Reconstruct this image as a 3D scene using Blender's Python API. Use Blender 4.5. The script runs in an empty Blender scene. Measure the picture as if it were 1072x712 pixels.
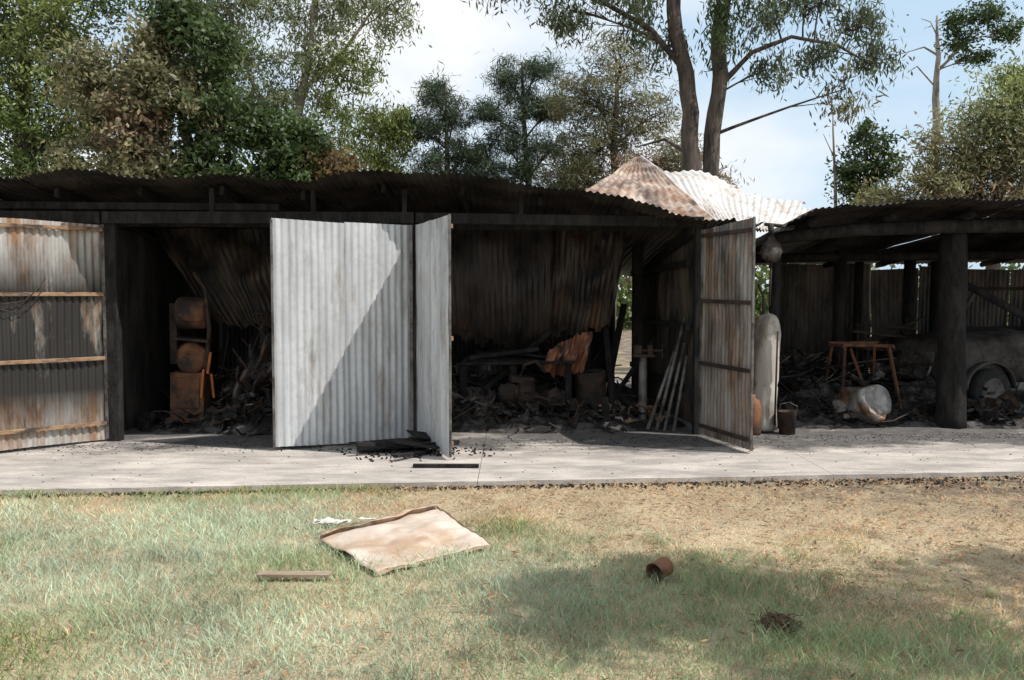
import bpy, math, random
import numpy as np
from mathutils import Vector, Matrix, Euler, noise
random.seed(7); rng=np.random.default_rng(11)
scene=bpy.context.scene
col=scene.collection
scene.view_settings.view_transform='Standard'; scene.view_settings.look='None'; scene.view_settings.exposure=0
TOSUN=Vector((1.72,-0.61,2.4)).normalized()

# ------------------------------------------------------------ helpers
def empty(name):
    e=bpy.data.objects.new(name,None); e.empty_display_size=.2; col.objects.link(e); return e
class MB:
    def __init__(s): s.v=[]; s.f=[]
    def box(s,c,size,r=(0,0,0)):
        M=Euler(r).to_matrix() if not isinstance(r,Matrix) else r
        c=Vector(c); n=len(s.v); x,y,z=[k/2 for k in size]
        for a in ((-x,-y,-z),(x,-y,-z),(x,y,-z),(-x,y,-z),(-x,-y,z),(x,-y,z),(x,y,z),(-x,y,z)):
            s.v.append(tuple(c+M@Vector(a)))
        for q in ((0,3,2,1),(4,5,6,7),(0,1,5,4),(1,2,6,5),(2,3,7,6),(3,0,4,7)):
            s.f.append(tuple(n+k for k in q)); 
        return s
    def beam(s,p0,p1,w,h):
        p0=Vector(p0);p1=Vector(p1);d=p1-p0
        M=d.to_track_quat('X','Z').to_matrix()
        return s.box((p0+p1)/2,(d.length,w,h),M)
    def tube(s,pts,rads,seg=8,rough=0.0):
        pts=[Vector(p) for p in pts]; base=len(s.v); m=len(pts)
        for i,p in enumerate(pts):
            d=(pts[min(i+1,m-1)]-pts[max(i-1,0)]).normalized()
            a=Vector((0,0,1)) if abs(d.z)<.9 else Vector((1,0,0))
            u=d.cross(a).normalized(); w=d.cross(u)
            for k in range(seg):
                t=2*math.pi*k/seg; r=rads[i]
                if rough: r*=1+rough*noise.noise(Vector((p.x*3+k*1.7,p.y*3+k,p.z*2.2)))
                s.v.append(tuple(p+u*math.cos(t)*r+w*math.sin(t)*r))
        for i in range(m-1):
            for k in range(seg):
                k2=(k+1)%seg
                s.f.append((base+i*seg+k,base+i*seg+k2,base+(i+1)*seg+k2,base+(i+1)*seg+k))
        s.f.append(tuple(base+k for k in range(seg))[::-1]); s.f.append(tuple(base+(m-1)*seg+k for k in range(seg)))
        return s
    def lathe(s,o,prof,seg=24,r=(0,0,0),dent=0.0):
        M=Euler(r).to_matrix(); o=Vector(o); n=len(s.v)
        for (rr,z) in prof:
            for k in range(seg):
                t=2*math.pi*k/seg; q=rr
                if dent: q*=1+dent*noise.noise(Vector((math.cos(t)*1.7+o.x,math.sin(t)*1.7+o.y,z*5)))
                s.v.append(tuple(o+M@Vector((q*math.cos(t),q*math.sin(t),z))))
        for i in range(len(prof)-1):
            for k in range(seg):
                k2=(k+1)%seg
                s.f.append((n+i*seg+k,n+i*seg+k2,n+(i+1)*seg+k2,n+(i+1)*seg+k))
        return s
    def grid(s,fn,nu,nv,keep=None):
        n=len(s.v)
        for i in range(nu+1):
            for j in range(nv+1): s.v.append(tuple(fn(i/nu,j/nv)))
        for i in range(nu):
            for j in range(nv):
                if keep and not keep((i+.5)/nu,(j+.5)/nv): continue
                a=n+i*(nv+1)+j
                s.f.append((a,a+nv+1,a+nv+2,a+1))
        return s
    def corr(s,c00,c10,c11,c01,amp=.009,pitch=.076,rows=14,warp=0.0,wf=1.2,keep=None,lift=None):
        c00,c10,c11,c01=[Vector(c) for c in (c00,c10,c11,c01)]
        L=((c10-c00).length+(c11-c01).length)/2
        nrm=(c10-c00).cross(c01-c00).normalized()
        nu=max(6,int(L/pitch*6))
        def fn(u,v):
            p=(c00*(1-u)+c10*u)*(1-v)+(c01*(1-u)+c11*u)*v
            o=amp*math.sin(2*math.pi*u*L/pitch)
            if warp: o+=warp*noise.noise(p*wf+Vector((3.1,0,7)))
            p=p+nrm*o
            if lift: p=p+lift(u,v)
            return p
        return s.grid(fn,nu,rows,keep)
    def build(s,name,mat,parent=None,smooth=False,bevel=0,solid=0):
        me=bpy.data.meshes.new(name); me.from_pydata(s.v,[],s.f); me.update()
        ob=bpy.data.objects.new(name,me); col.objects.link(ob)
        if mat: me.materials.append(mat)
        if smooth: me.polygons.foreach_set('use_smooth',[True]*len(me.polygons))
        if parent: ob.parent=parent
        if bevel:
            b=ob.modifiers.new('bev','BEVEL'); b.width=bevel; b.segments=2; b.limit_method='ANGLE'
        if solid:
            b=ob.modifiers.new('sol','SOLIDIFY'); b.thickness=solid
        return ob
def fastquads(name,V,C,mat,parent=None):
    n=len(V); me=bpy.data.meshes.new(name)
    me.vertices.add(n); me.vertices.foreach_set('co',V.astype(np.float32).ravel())
    me.loops.add(n); me.loops.foreach_set('vertex_index',np.arange(n,dtype=np.int32))
    me.polygons.add(n//4); me.polygons.foreach_set('loop_start',np.arange(0,n,4,dtype=np.int32))
    me.update(calc_edges=True)
    a=me.color_attributes.new('Col','FLOAT_COLOR','POINT')
    cc=np.ones((n,4),np.float32); cc[:,:3]=C; a.data.foreach_set('color',cc.ravel())
    me.materials.append(mat)
    ob=bpy.data.objects.new(name,me); col.objects.link(ob)
    if parent: ob.parent=parent
    return ob

# ------------------------------------------------------------ materials
def nt(name):
    m=bpy.data.materials.new(name); m.use_nodes=True; t=m.node_tree; t.nodes.clear()
    o=t.nodes.new('ShaderNodeOutputMaterial'); b=t.nodes.new('ShaderNodeBsdfPrincipled')
    t.links.new(b.outputs[0],o.inputs[0]); return m,t,b,o
def N(t,ty,**k):
    n=t.nodes.new(ty)
    for a,b in k.items(): setattr(n,a,b)
    return n
def noise_fac(t,scale,stretch=(1,1,1),lo=.4,hi=.6,detail=5,rough=.6,off=(0,0,0)):
    tc=N(t,'ShaderNodeTexCoord'); mp=N(t,'ShaderNodeMapping'); mp.inputs['Scale'].default_value=stretch; mp.inputs['Location'].default_value=off
    t.links.new(tc.outputs['Object'],mp.inputs[0])
    n=N(t,'ShaderNodeTexNoise'); n.inputs['Scale'].default_value=scale; n.inputs['Detail'].default_value=detail; n.inputs['Roughness'].default_value=rough
    t.links.new(mp.outputs[0],n.inputs['Vector'])
    r=N(t,'ShaderNodeMapRange'); r.inputs[1].default_value=lo; r.inputs[2].default_value=hi; r.clamp=True
    t.links.new(n.outputs[0],r.inputs[0]); return r.outputs[0]
def mixc(t,f,a,b):
    m=N(t,'ShaderNodeMix',data_type='RGBA')
    if isinstance(f,(int,float)): m.inputs[0].default_value=f
    else: t.links.new(f,m.inputs[0])
    for s,i in ((a,6),(b,7)):
        if isinstance(s,tuple): m.inputs[i].default_value=(*s[:3],1)
        else: t.links.new(s,m.inputs[i])
    return m.outputs[2]
def math_(t,op,a,b,clamp=False):
    m=N(t,'ShaderNodeMath',operation=op,use_clamp=clamp)
    for s,i in ((a,0),(b,1)):
        if isinstance(s,(int,float)): m.inputs[i].default_value=s
        else: t.links.new(s,m.inputs[i])
    return m.outputs[0]
def zramp(t,axis,a,b):
    tc=N(t,'ShaderNodeTexCoord'); sp=N(t,'ShaderNodeSeparateXYZ'); t.links.new(tc.outputs['Object'],sp.inputs[0])
    r=N(t,'ShaderNodeMapRange'); r.clamp=True
    if a<b: r.inputs[1].default_value=a; r.inputs[2].default_value=b
    else: r.inputs[1].default_value=b; r.inputs[2].default_value=a; r.inputs[3].default_value=1; r.inputs[4].default_value=0
    t.links.new(sp.outputs[axis],r.inputs[0]); return r.outputs[0]
def bump(t,b,fac,strength=.3,dist=.01):
    n=N(t,'ShaderNodeBump'); n.inputs['Strength'].default_value=strength; n.inputs['Distance'].default_value=dist
    t.links.new(fac,n.inputs['Height']); t.links.new(n.outputs[0],b.inputs['Normal'])
def simple(name,c1,c2,scale=6,stretch=(1,1,1),rough=.85,metal=0,bs=.3,c3=None,lo=.35,hi=.65,spec=.5):
    m,t,b,o=nt(name)
    f=noise_fac(t,scale,stretch,lo,hi); c=mixc(t,f,c1,c2)
    if c3: c=mixc(t,noise_fac(t,scale*.4,stretch,.47,.6,detail=8,rough=.7,off=(5,2,1)),c,c3)
    t.links.new(c,b.inputs['Base Color']); b.inputs['Roughness'].default_value=rough; b.inputs['Metallic'].default_value=metal
    b.inputs['Specular IOR Level'].default_value=spec
    if bs: bump(t,b,noise_fac(t,scale*4,stretch,.2,.8,detail=3),bs)
    return m
def corrmat(name,c1,c2,rust,soot,rlo,rhi,slo,shi,metal=.25,rough=.55,zs=None,sscale=1.3,streak=(7,7,.6),off=0):
    m,t,b,o=nt(name)
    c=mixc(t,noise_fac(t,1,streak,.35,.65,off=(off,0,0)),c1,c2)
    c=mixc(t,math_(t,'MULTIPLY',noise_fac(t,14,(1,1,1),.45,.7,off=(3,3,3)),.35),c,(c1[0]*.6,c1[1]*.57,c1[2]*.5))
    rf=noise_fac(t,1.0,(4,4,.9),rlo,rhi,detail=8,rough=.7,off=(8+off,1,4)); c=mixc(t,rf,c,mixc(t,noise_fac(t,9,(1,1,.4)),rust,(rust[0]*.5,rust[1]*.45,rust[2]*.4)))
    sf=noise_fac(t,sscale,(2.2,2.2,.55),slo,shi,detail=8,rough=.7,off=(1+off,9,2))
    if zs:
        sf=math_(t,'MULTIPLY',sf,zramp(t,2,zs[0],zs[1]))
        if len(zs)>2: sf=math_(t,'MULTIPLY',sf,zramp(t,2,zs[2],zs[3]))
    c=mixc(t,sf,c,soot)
    t.links.new(c,b.inputs['Base Color']); b.inputs['Metallic'].default_value=metal; b.inputs['Roughness'].default_value=rough
    bump(t,b,noise_fac(t,30,(1,1,.5),.2,.8,detail=3),.12,.004)
    return m
M_doorsilver=corrmat('weathered_galvanised_iron',(.58,.59,.60),(.40,.41,.42),(.33,.24,.17),(.22,.20,.18),.55,.8,.54,.72,metal=.3)
M_door1=corrmat('sooted_iron_a',(.54,.52,.49),(.34,.32,.29),(.32,.18,.09),(.028,.025,.022),.45,.62,.27,.42,zs=(2.25,1.65,.1,.6),sscale=1.2,streak=(5,5,.4))
M_door4=corrmat('sooted_iron_b',(.36,.33,.30),(.24,.21,.18),(.22,.13,.07),(.05,.042,.036),.42,.62,.42,.6,zs=(.3,1.3))
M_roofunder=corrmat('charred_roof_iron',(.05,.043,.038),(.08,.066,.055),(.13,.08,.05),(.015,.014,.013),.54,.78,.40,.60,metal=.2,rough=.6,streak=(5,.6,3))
M_rooftop=corrmat('rusted_roof_iron',(.58,.56,.54),(.48,.45,.42),(.32,.19,.12),(.20,.13,.09),.52,.72,.57,.74,metal=.05,rough=.6,streak=(4,.8,4))
M_rooflft=corrmat('brown_roof_iron',(.40,.29,.22),(.52,.45,.38),(.28,.14,.07),(.08,.05,.035),.42,.62,.46,.62,metal=.1)
M_hang=corrmat('burnt_hanging_iron',(.065,.050,.038),(.04,.032,.027),(.17,.075,.032),(.010,.009,.009),.55,.72,.40,.58,metal=.15)
M_hang2=corrmat('burnt_hanging_iron_b',(.10,.075,.055),(.06,.046,.036),(.20,.09,.04),(.013,.012,.011),.50,.68,.40,.58,metal=.2,off=5)
M_back=corrmat('dull_wall_iron',(.17,.14,.115),(.10,.085,.07),(.17,.10,.055),(.022,.02,.018),.47,.68,.40,.58,metal=.15)
M_orange=corrmat('rust_orange_iron',(.30,.12,.06),(.22,.09,.05),(.40,.18,.09),(.05,.033,.027),.45,.6,.46,.60,metal=.1)
M_ashiron=corrmat('ash_grey_iron',(.17,.16,.15),(.10,.09,.085),(.15,.08,.045),(.02,.018,.017),.45,.62,.42,.58,metal=.2)
M_char=simple('charred_timber',(.008,.0075,.007),(.02,.018,.017),18,(1,1,.3),.9,bs=.7,c3=(.032,.028,.025),spec=.25)
M_timber=simple('old_timber',(.22,.13,.07),(.32,.205,.12),8,(1,1,3),.85,c3=(.05,.036,.028))
M_grey_t=simple('grey_timber',(.34,.26,.19),(.22,.16,.11),10,(.4,6,6),.9)
M_ash=simple('ash_and_charcoal',(.010,.009,.0085),(.03,.027,.025),9,(1,1,1),.95,bs=1.0,c3=(.10,.092,.088),lo=.3,hi=.7,spec=.2)
M_rust=simple('rusted_steel',(.14,.058,.028),(.22,.10,.045),6,(1,1,1),.8,.15,c3=(.035,.023,.018))
M_rustdark=simple('dark_rusted_steel',(.032,.021,.016),(.075,.042,.026),9,(1,1,1),.8,.2,c3=(.016,.014,.013))
M_rustbright=simple('fresh_orange_rust',(.50,.17,.035),(.32,.10,.03),7,(1,1,1),.8,.1,c3=(.10,.05,.03))
M_steel=simple('burnt_grey_steel',(.12,.11,.105),(.22,.21,.195),8,(1,1,1),.65,.4,c3=(.05,.038,.03))
M_pale=simple('scorched_pale_paint',(.42,.39,.34),(.50,.47,.42),5,(1,1,.4),.8,.1,c3=(.13,.08,.05))
M_truck=simple('burnt_truck_paint',(.07,.062,.056),(.14,.13,.118),3.0,(1,1,1),.85,.1,c3=(.03,.022,.018))
M_silver=simple('crumpled_silver',(.40,.39,.37),(.25,.24,.23),8,(1,1,1),.5,.4,c3=(.18,.09,.045))
M_rubber=simple('burnt_rubber',(.012,.012,.012),(.03,.03,.028),12,(1,1,1),.9)
M_panel=simple('scorched_white_panel',(.60,.52,.44),(.46,.37,.29),3.0,(1,1,1),.6,.05,c3=(.40,.27,.18))
M_panelrust=simple('panel_rust_edge',(.34,.2,.11),(.5,.4,.3),9,(1,1,1),.8,c3=(.15,.09,.05))
M_white=simple('white_plastic_scrap',(.66,.65,.62),(.5,.48,.43),8,(1,1,1),.6)
M_yellow=simple('faded_yellow_ball',(.42,.42,.22),(.34,.33,.18),30,(1,1,1),.95)
M_barkg=simple('gum_bark',(.075,.055,.043),(.135,.10,.077),4,(3,3,.6),.9,c3=(.025,.019,.016),bs=.8)
M_barkp=simple('pale_bark',(.34,.30,.25),(.24,.20,.16),4,(3,3,.6),.9,c3=(.14,.11,.09))
M_barkd=simple('dark_bark',(.06,.045,.035),(.11,.085,.065),5,(3,3,.6),.9,bs=.7)

def leafmat(name,trans=.35,rough=.6):
    m,t,b,o=nt(name)
    a=N(t,'ShaderNodeAttribute',attribute_name='Col')
    t.links.new(a.outputs[0],b.inputs['Base Color']); b.inputs['Roughness'].default_value=rough
    b.inputs['Specular IOR Level'].default_value=.35
    tr=N(t,'ShaderNodeBsdfTranslucent'); t.links.new(a.outputs[0],tr.inputs[0])
    mx=N(t,'ShaderNodeMixShader'); mx.inputs[0].default_value=trans
    t.links.new(b.outputs[0],mx.inputs[1]); t.links.new(tr.outputs[0],mx.inputs[2]); t.links.new(mx.outputs[0],o.inputs[0])
    return m
M_leaf=leafmat('foliage',.4,.5); M_grass=leafmat('grass_blades',.3,.7)

m,t,b,o=nt('dry_lawn_soil')
f=noise_fac(t,2.2,(1,1,1),.38,.62,detail=10); c=mixc(t,f,(.24,.18,.11),(.40,.32,.20))
c=mixc(t,noise_fac(t,60,(1,1,1),.45,.65),c,(.48,.40,.26))
mk=math_(t,'MULTIPLY',zramp(t,1,6.1,7.4),zramp(t,0,1.0,3.5)); mk=math_(t,'MULTIPLY',mk,noise_fac(t,3,(1,1,1),.33,.56,detail=9,rough=.7))
c=mixc(t,mk,c,(.08,.055,.042))
t.links.new(c,b.inputs['Base Color']); b.inputs['Roughness'].default_value=.95; bump(t,b,noise_fac(t,40,(1,1,1),.2,.8),.6,.02); M_ground=m
m,t,b,o=nt('stained_concrete')
c=mixc(t,noise_fac(t,1.3,(1,1,1),.35,.65,detail=10),(.54,.48,.42),(.38,.34,.30))
c=mixc(t,math_(t,'MULTIPLY',noise_fac(t,45,(1,1,1),.5,.66),.45),c,(.26,.23,.2))
c=mixc(t,math_(t,'MULTIPLY',noise_fac(t,1.6,(.7,2.2,1),.44,.58,detail=10,rough=.74,off=(2.7,7,0)),.6),c,(.19,.17,.155))
yr=zramp(t,1,7.6,9.7); s=math_(t,'ADD',math_(t,'MULTIPLY',yr,1.25),math_(t,'MULTIPLY',noise_fac(t,.9,(.8,1.3,1),.36,.64,detail=11,rough=.74,off=(6.1,2,0)),.85))
s=math_(t,'SUBTRACT',s,1.16); s=math_(t,'MULTIPLY',s,2.6,True); s=math_(t,'MULTIPLY',s,.92)
c=mixc(t,s,c,mixc(t,noise_fac(t,6,(1,1,1),.35,.7,detail=9,rough=.7),(.028,.025,.023),(.13,.12,.115)))
t.links.new(c,b.inputs['Base Color']); b.inputs['Roughness'].default_value=.9; bump(t,b,noise_fac(t,50,(1,1,1),.2,.8),.35,.006); M_slab=m

# ------------------------------------------------------------ world
w=bpy.data.worlds.new('World'); scene.world=w; w.use_nodes=True; t=w.node_tree; t.nodes.clear()
wo=N(t,'ShaderNodeOutputWorld'); bg=N(t,'ShaderNodeBackground'); sky=N(t,'ShaderNodeTexSky',sky_type='NISHITA')
sky.sun_disc=False; sky.sun_elevation=math.asin(TOSUN.z); sky.sun_rotation=math.atan2(TOSUN.x,TOSUN.y)
sky.air_density=1.0; sky.dust_density=1.5; sky.ozone_density=1.5
tc=N(t,'ShaderNodeTexCoord'); mp=N(t,'ShaderNodeMapping'); mp.inputs['Scale'].default_value=(1,1,2.0); mp.inputs['Location'].default_value=(.9,.3,.2)
t.links.new(tc.outputs['Generated'],mp.inputs[0]); nz=N(t,'ShaderNodeTexNoise'); nz.inputs['Scale'].default_value=2.2; nz.inputs['Detail'].default_value=7; nz.inputs['Roughness'].default_value=.5
t.links.new(mp.outputs[0],nz.inputs['Vector']); mr=N(t,'ShaderNodeMapRange'); mr.inputs[1].default_value=.38; mr.inputs[2].default_value=.60; mr.inputs[3].default_value=.0; mr.inputs[4].default_value=1.0; t.links.new(nz.outputs[0],mr.inputs[0])
hz=mixc(t,.75,sky.outputs[0],(5.1,6.7,8.1))
c=mixc(t,mr.outputs[0],hz,(7.9,8.0,8.1))
t.links.new(c,bg.inputs[0]); bg.inputs[1].default_value=.13; t.links.new(bg.outputs[0],wo.inputs[0])
sl=bpy.data.lights.new('sun','SUN'); sl.energy=5.0; sl.angle=math.radians(.5); sl.color=(1,.965,.92)
so=bpy.data.objects.new('sun',sl); col.objects.link(so); so.rotation_mode='QUATERNION'; so.rotation_quaternion=TOSUN.to_track_quat('Z','Y'); so.location=(10,-5,20)

# ------------------------------------------------------------ camera
cam=bpy.data.cameras.new('camera'); co=bpy.data.objects.new('camera',cam); col.objects.link(co); scene.camera=co
cam.sensor_width=36; cam.lens=900/1072*36; cam.clip_end=2000; cam.clip_start=.05
co.location=(0,0,1.6); co.rotation_euler=(math.radians(90-2.86),0,0)

# ------------------------------------------------------------ ground & slab
MB().grid(lambda u,v:(-300+600*u,-200+700*v,-.05),8,8).build('ground',M_ground)
F=lambda x:9.75+.07*x
SE=lambda x:7.43+.085*x
slab=empty('concrete_apron')
xs=[-16,-12.6,-9.5,-6.6,-3.35,-.3,2.9,6.1,9.4,12.6,16]
for i in range(len(xs)-1):
    a,b_=xs[i]+.0025,xs[i+1]-.0025
    mb=MB(); n=14; top=[]
    for k in range(n+1):
        x=a+(b_-a)*k/n; top.append((x,SE(x)+.04*noise.noise(Vector((x*3,0,0))),0))
    V=top+[(b_,17,0),(a,17,0)]
    mb.v=[tuple(p) for p in V]+[(p[0],p[1],-.12) for p in V]; L=len(V)
    mb.f=[tuple(range(L))]+[(k,k+L,(k+1)%L+L,(k+1)%L) for k in range(L)]
    mb.build('slab_panel',M_slab,slab)

def vnoise(x,y,s,seed):
    r=np.random.default_rng(seed); G=r.random((128,128))
    X=(x*s)%127; Y=(y*s)%127; i=X.astype(int); j=Y.astype(int); fx=X-i; fy=Y-j; fx=fx*fx*(3-2*fx); fy=fy*fy*(3-2*fy)
    i2=(i+1)%128; j2=(j+1)%128
    return (G[i,j]*(1-fx)+G[i2,j]*fx)*(1-fy)+(G[i,j2]*(1-fx)+G[i2,j2]*fx)*fy
# grass
n=350000
y=2.6+rng.random(n)**.9*(SE(0)+.7-2.6); x=(rng.random(n)*2-1)*(.62*y+2.6)
ok=y<SE(x)-.01+.05*vnoise(x+20,y,3,1); x=x[ok];y=y[ok]
g=1.35-.75*np.clip(x+.7,-.6,9)*np.clip((y-4.1)/1.6,0,1.4)-2.1*np.clip(y-(5.9-.1*x),0,2)+2.5*(vnoise(x+30,y+30,1.1,2)-.5)+1.7*(vnoise(x+30,y+30,4,3)-.5)
g=1/(1+np.exp(-2.6*g))
dens=.40+.6*g; dens*=.25+1.0*vnoise(x+9,y+9,6,4); dens*=1-.7*np.clip((y-6.2)/1.2,0,1)*np.clip((x-1)/2,0,1)
ok=rng.random(len(x))<dens+.12; x=x[ok];y=y[ok];g=g[ok]; n=len(x)
h=(.016+.06*g*rng.random(n)+.012*rng.random(n))*(.5+1.0*vnoise(x+50,y+50,2.3,5))
wd=.0016+.0016*rng.random(n); ang=rng.random(n)*6.283; la=rng.random(n)*6.283; ln=h*(.3+.9*rng.random(n))+(1-g)*.02
bx=np.stack([x,y,np.full(n,-.052)],1); side=np.stack([np.cos(ang),np.sin(ang),0*ang],1)*wd[:,None]
lean=np.stack([np.cos(la),np.sin(la),0*la],1)
mid=bx+lean*(ln*.35)[:,None]+np.array([0,0,1])*(h*.6)[:,None]; tip=bx+lean*ln[:,None]+np.array([0,0,1])*h[:,None]
V=np.stack([bx,mid+side,tip,mid-side],1).reshape(-1,3)
fr=np.clip((vnoise(x+30,y+70,.8,6)-.2)*2.2,0,1)*np.clip(1-(x-0)*.3,0.15,1)
G1=np.array([.20,.275,.085]);G2=np.array([.46,.54,.39]);S1=np.array([.60,.47,.28]);S2=np.array([.36,.21,.11])
gc=G1*(1-fr[:,None])+G2*fr[:,None]
rr=rng.random(n); sc=np.where((rr<.6)[:,None],S1,S2*(.8+.6*rr[:,None]))
sel=(rng.random(n)<g*.9)[:,None]
C=np.where(sel,gc,sc)*(.7+.6*rng.random(n))[:,None]*(.75+.5*vnoise(x+11,y+3,1.7,8))[:,None]
fastquads('lawn_grass',V,np.repeat(C,4,0),M_grass)
n=16000
y=2.8+rng.random(n)*4.9; x=(rng.random(n)*2-1)*(.62*y+2); ok=(y<SE(x))&(rng.random(n)<np.clip(.12+.35*(x+.5)*.5*(y-3.5)*.4+.6*np.clip(y-6.3,0,1),.08,1)); x=x[ok];y=y[ok];n=len(x)
a=rng.random(n)*6.283; L=.012+.028*rng.random(n); W=L*.28; z=-.035+.02*rng.random(n)
d=np.stack([np.cos(a),np.sin(a),.5*(rng.random(n)-.5)],1); s_=np.stack([-np.sin(a),np.cos(a),.6*(rng.random(n)-.5)],1)
c0=np.stack([x,y,z+.008],1); V=np.stack([c0-d*L[:,None],c0+s_*W[:,None],c0+d*L[:,None],c0-s_*W[:,None]],1).reshape(-1,3)
C=np.array([.36,.21,.11])*(.3+1.3*rng.random(n))[:,None]
fastquads('leaf_litter',V,np.repeat(C,4,0),M_grass)

# ------------------------------------------------------------ trees
def tree(name,trunks,clumps,bark,leaf=(.09,.035),sub=40,per=70,spread=.28,droop=0.0,seed=1,shell=.6,twig=.012,limb=.06,squash=.7,gain=1.35):
    r=np.random.default_rng(seed); rnd=random.Random(seed)
    E=empty(name); mb=MB(); tp=[]
    for pts,rads in trunks:
        P=[Vector(p) for p in pts]; Q=[];R=[]
        for i in range(len(P)-1):
            for k in range(4):
                f=k/4; q=P[i].lerp(P[i+1],f); q=q+Vector((noise.noise(q*.9),noise.noise(q*.9+Vector((9,0,0))),0))*.12*min(1,rads[i]*6)
                Q.append(q);R.append(rads[i]*(1-f)+rads[i+1]*f)
        Q.append(P[-1]);R.append(rads[-1]); mb.tube(Q,R,10,rough=.25)
        for q,rr in zip(Q,R): tp.append((q,rr))
    LV=[];LC=[]
    for cl in clumps:
        c=Vector(cl[:3]); rad=cl[3:6]; colr=np.array(cl[6])*gain; k=cl[7] if len(cl)>7 else 1.0
        best=min(tp,key=lambda q:(q[0]-c).length+(2.5 if q[0].z>c.z-.25*(c-q[0]).length else 0))
        a=best[0]; mid=a.lerp(c,.5)+Vector((rnd.uniform(-.2,.2),rnd.uniform(-.2,.2),rnd.uniform(-.05,.3)))*((c-a).length*.4)
        lr=min(best[1]*.6,limb*(.5+.25*(c-a).length)); limbp=[a.lerp(mid,f).lerp(mid.lerp(c,f),f) for f in (0,.2,.4,.6,.8,1)]
        mb.tube(limbp,[lr,lr*.85,lr*.7,lr*.55,lr*.42,lr*.3],6,rough=.2)
        ns=int(sub*k)
        for s in range(ns):
            v=Vector((rnd.gauss(0,1),rnd.gauss(0,1),rnd.gauss(0,1))).normalized()*(shell+(1-shell)*rnd.random())*rnd.choice((1,1,1,.6,1.15,1.4))
            sc=c+Vector((v.x*rad[0],v.y*rad[1],v.z*rad[2]))
            o=limbp[rnd.choice((2,3,4,5))]
            if rnd.random()<.6:
                m_=o.lerp(sc,.5)+Vector((0,0,rnd.uniform(-.05,.15))); mb.tube([o,m_,sc],[twig*1.6,twig,twig*.4],4)
            nl=int(per*rnd.uniform(.5,1.3)); sg=spread*rnd.uniform(.5,1.3)
            p=np.array(sc)+r.normal(0,1,(nl,3))*np.array([sg,sg,sg*squash])
            if droop: p[:,2]-=np.abs(r.normal(0,1,nl))*droop*sg
            d=r.normal(0,1,(nl,3)); d[:,2]-=droop*1.6; d/=np.linalg.norm(d,axis=1)[:,None]
            q=r.normal(0,1,(nl,3)); w_=np.cross(d,q); w_/=np.linalg.norm(w_,axis=1)[:,None]
            Ls=leaf[0]*(.6+.8*r.random(nl))[:,None]; Ws=leaf[1]*(.6+.8*r.random(nl))[:,None]
            LV.append(np.stack([p-d*Ls,p+w_*Ws,p+d*Ls,p-w_*Ws],1).reshape(-1,3))
            tone=rnd.uniform(.5,1.5); cc=colr*tone*(.7+.6*r.random(nl))[:,None]
            LC.append(np.repeat(cc,4,0))
    mb.build('trunk_and_limbs',bark,E,smooth=True)
    fastquads('foliage',np.concatenate(LV),np.concatenate(LC),M_leaf,E)
    return E
DG=(.045,.07,.022); MG=(.08,.115,.03); YG=(.14,.17,.05); OL=(.15,.14,.07); BR=(.19,.14,.085); BG=(.055,.08,.045); RB=(.17,.09,.035)
tree('conifer_tree',[([(-13,23,0),(-13,23,5),(-12.8,23,10)],[.3,.22,.08])],
 [(-13.9,23,9.0,1.2,1.2,1.3,MG),(-12.6,22.6,7.4,1.3,1.2,1.2,YG),(-14.2,22.5,6.2,1.4,1.2,1.2,MG),(-12.4,22.5,5.4,1.4,1.2,1.1,MG),(-11.6,22.8,8.9,1,1,1,YG),(-13.6,22.4,4.2,1.5,1,.9,MG),(-11.4,22.4,4.2,1.2,1,.9,OL),(-15.4,23,7.6,1.2,1.2,1.4,MG),(-15.6,23,4.6,1.2,1.2,1.3,DG),(-12.6,23,10.2,1.3,1,.8,MG),(-11,22.6,6.6,.9,.9,1.0,YG),(-10.6,23,9.9,1,1,.9,MG),(-12.8,23.4,6.2,1.6,.8,1.4,DG),(-13.2,23.4,8.4,1.6,.8,1.4,DG)],
 M_barkd,leaf=(.07,.026),sub=48,per=80,spread=.26,seed=2)
tree('scorched_leafy_tree',[([(-7.6,20.3,0),(-7.7,20.3,3),(-7.5,20.2,5),(-7.8,20.2,7)],[.24,.2,.13,.06])],
 [(-8.9,20,5.6,.9,.9,1.0,OL),(-9.3,19.8,4.5,.9,.8,.7,OL),(-7.6,20,6.0,1.0,.9,.9,OL),(-8.2,20.3,7.3,.8,.8,.7,OL),(-7.0,20,7.2,.7,.8,.7,DG),(-6.6,20,5.6,.8,.8,.8,DG),(-8.0,19.6,4.6,.9,.8,.6,OL),(-8.5,19.4,5.2,.6,.5,.7,BR,.7),(-8.1,19.4,6.3,.5,.5,.6,OL,.7),(-6.8,19.8,4.5,.9,.8,.7,DG),(-7.6,20.1,8.0,.5,.5,.4,DG),(-9.8,20.2,6.6,.5,.6,.6,OL),(-7.9,20.3,4.1,1.5,.6,.5,DG)],
 M_barkd,leaf=(.075,.036),sub=40,per=70,spread=.2,seed=3)
tree('dark_leafy_tree',[([(-5,20.5,0),(-5.1,20.4,3),(-5.2,20.3,5)],[.16,.12,.05])],
 [(-5.6,20.2,5.2,.7,.7,.7,DG),(-4.9,20.2,5.0,.7,.7,.6,DG),(-4.3,20.1,4.6,.6,.6,.5,(.13,.09,.04)),(-5.3,20,4.4,.8,.7,.5,DG),(-4.0,20,4.2,.5,.5,.4,(.12,.08,.035),.7),(-4.6,20.1,4.1,.9,.6,.4,DG)],
 M_barkd,leaf=(.08,.04),sub=34,per=70,spread=.18,seed=4)
GG=(.14,.16,.08)
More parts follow.
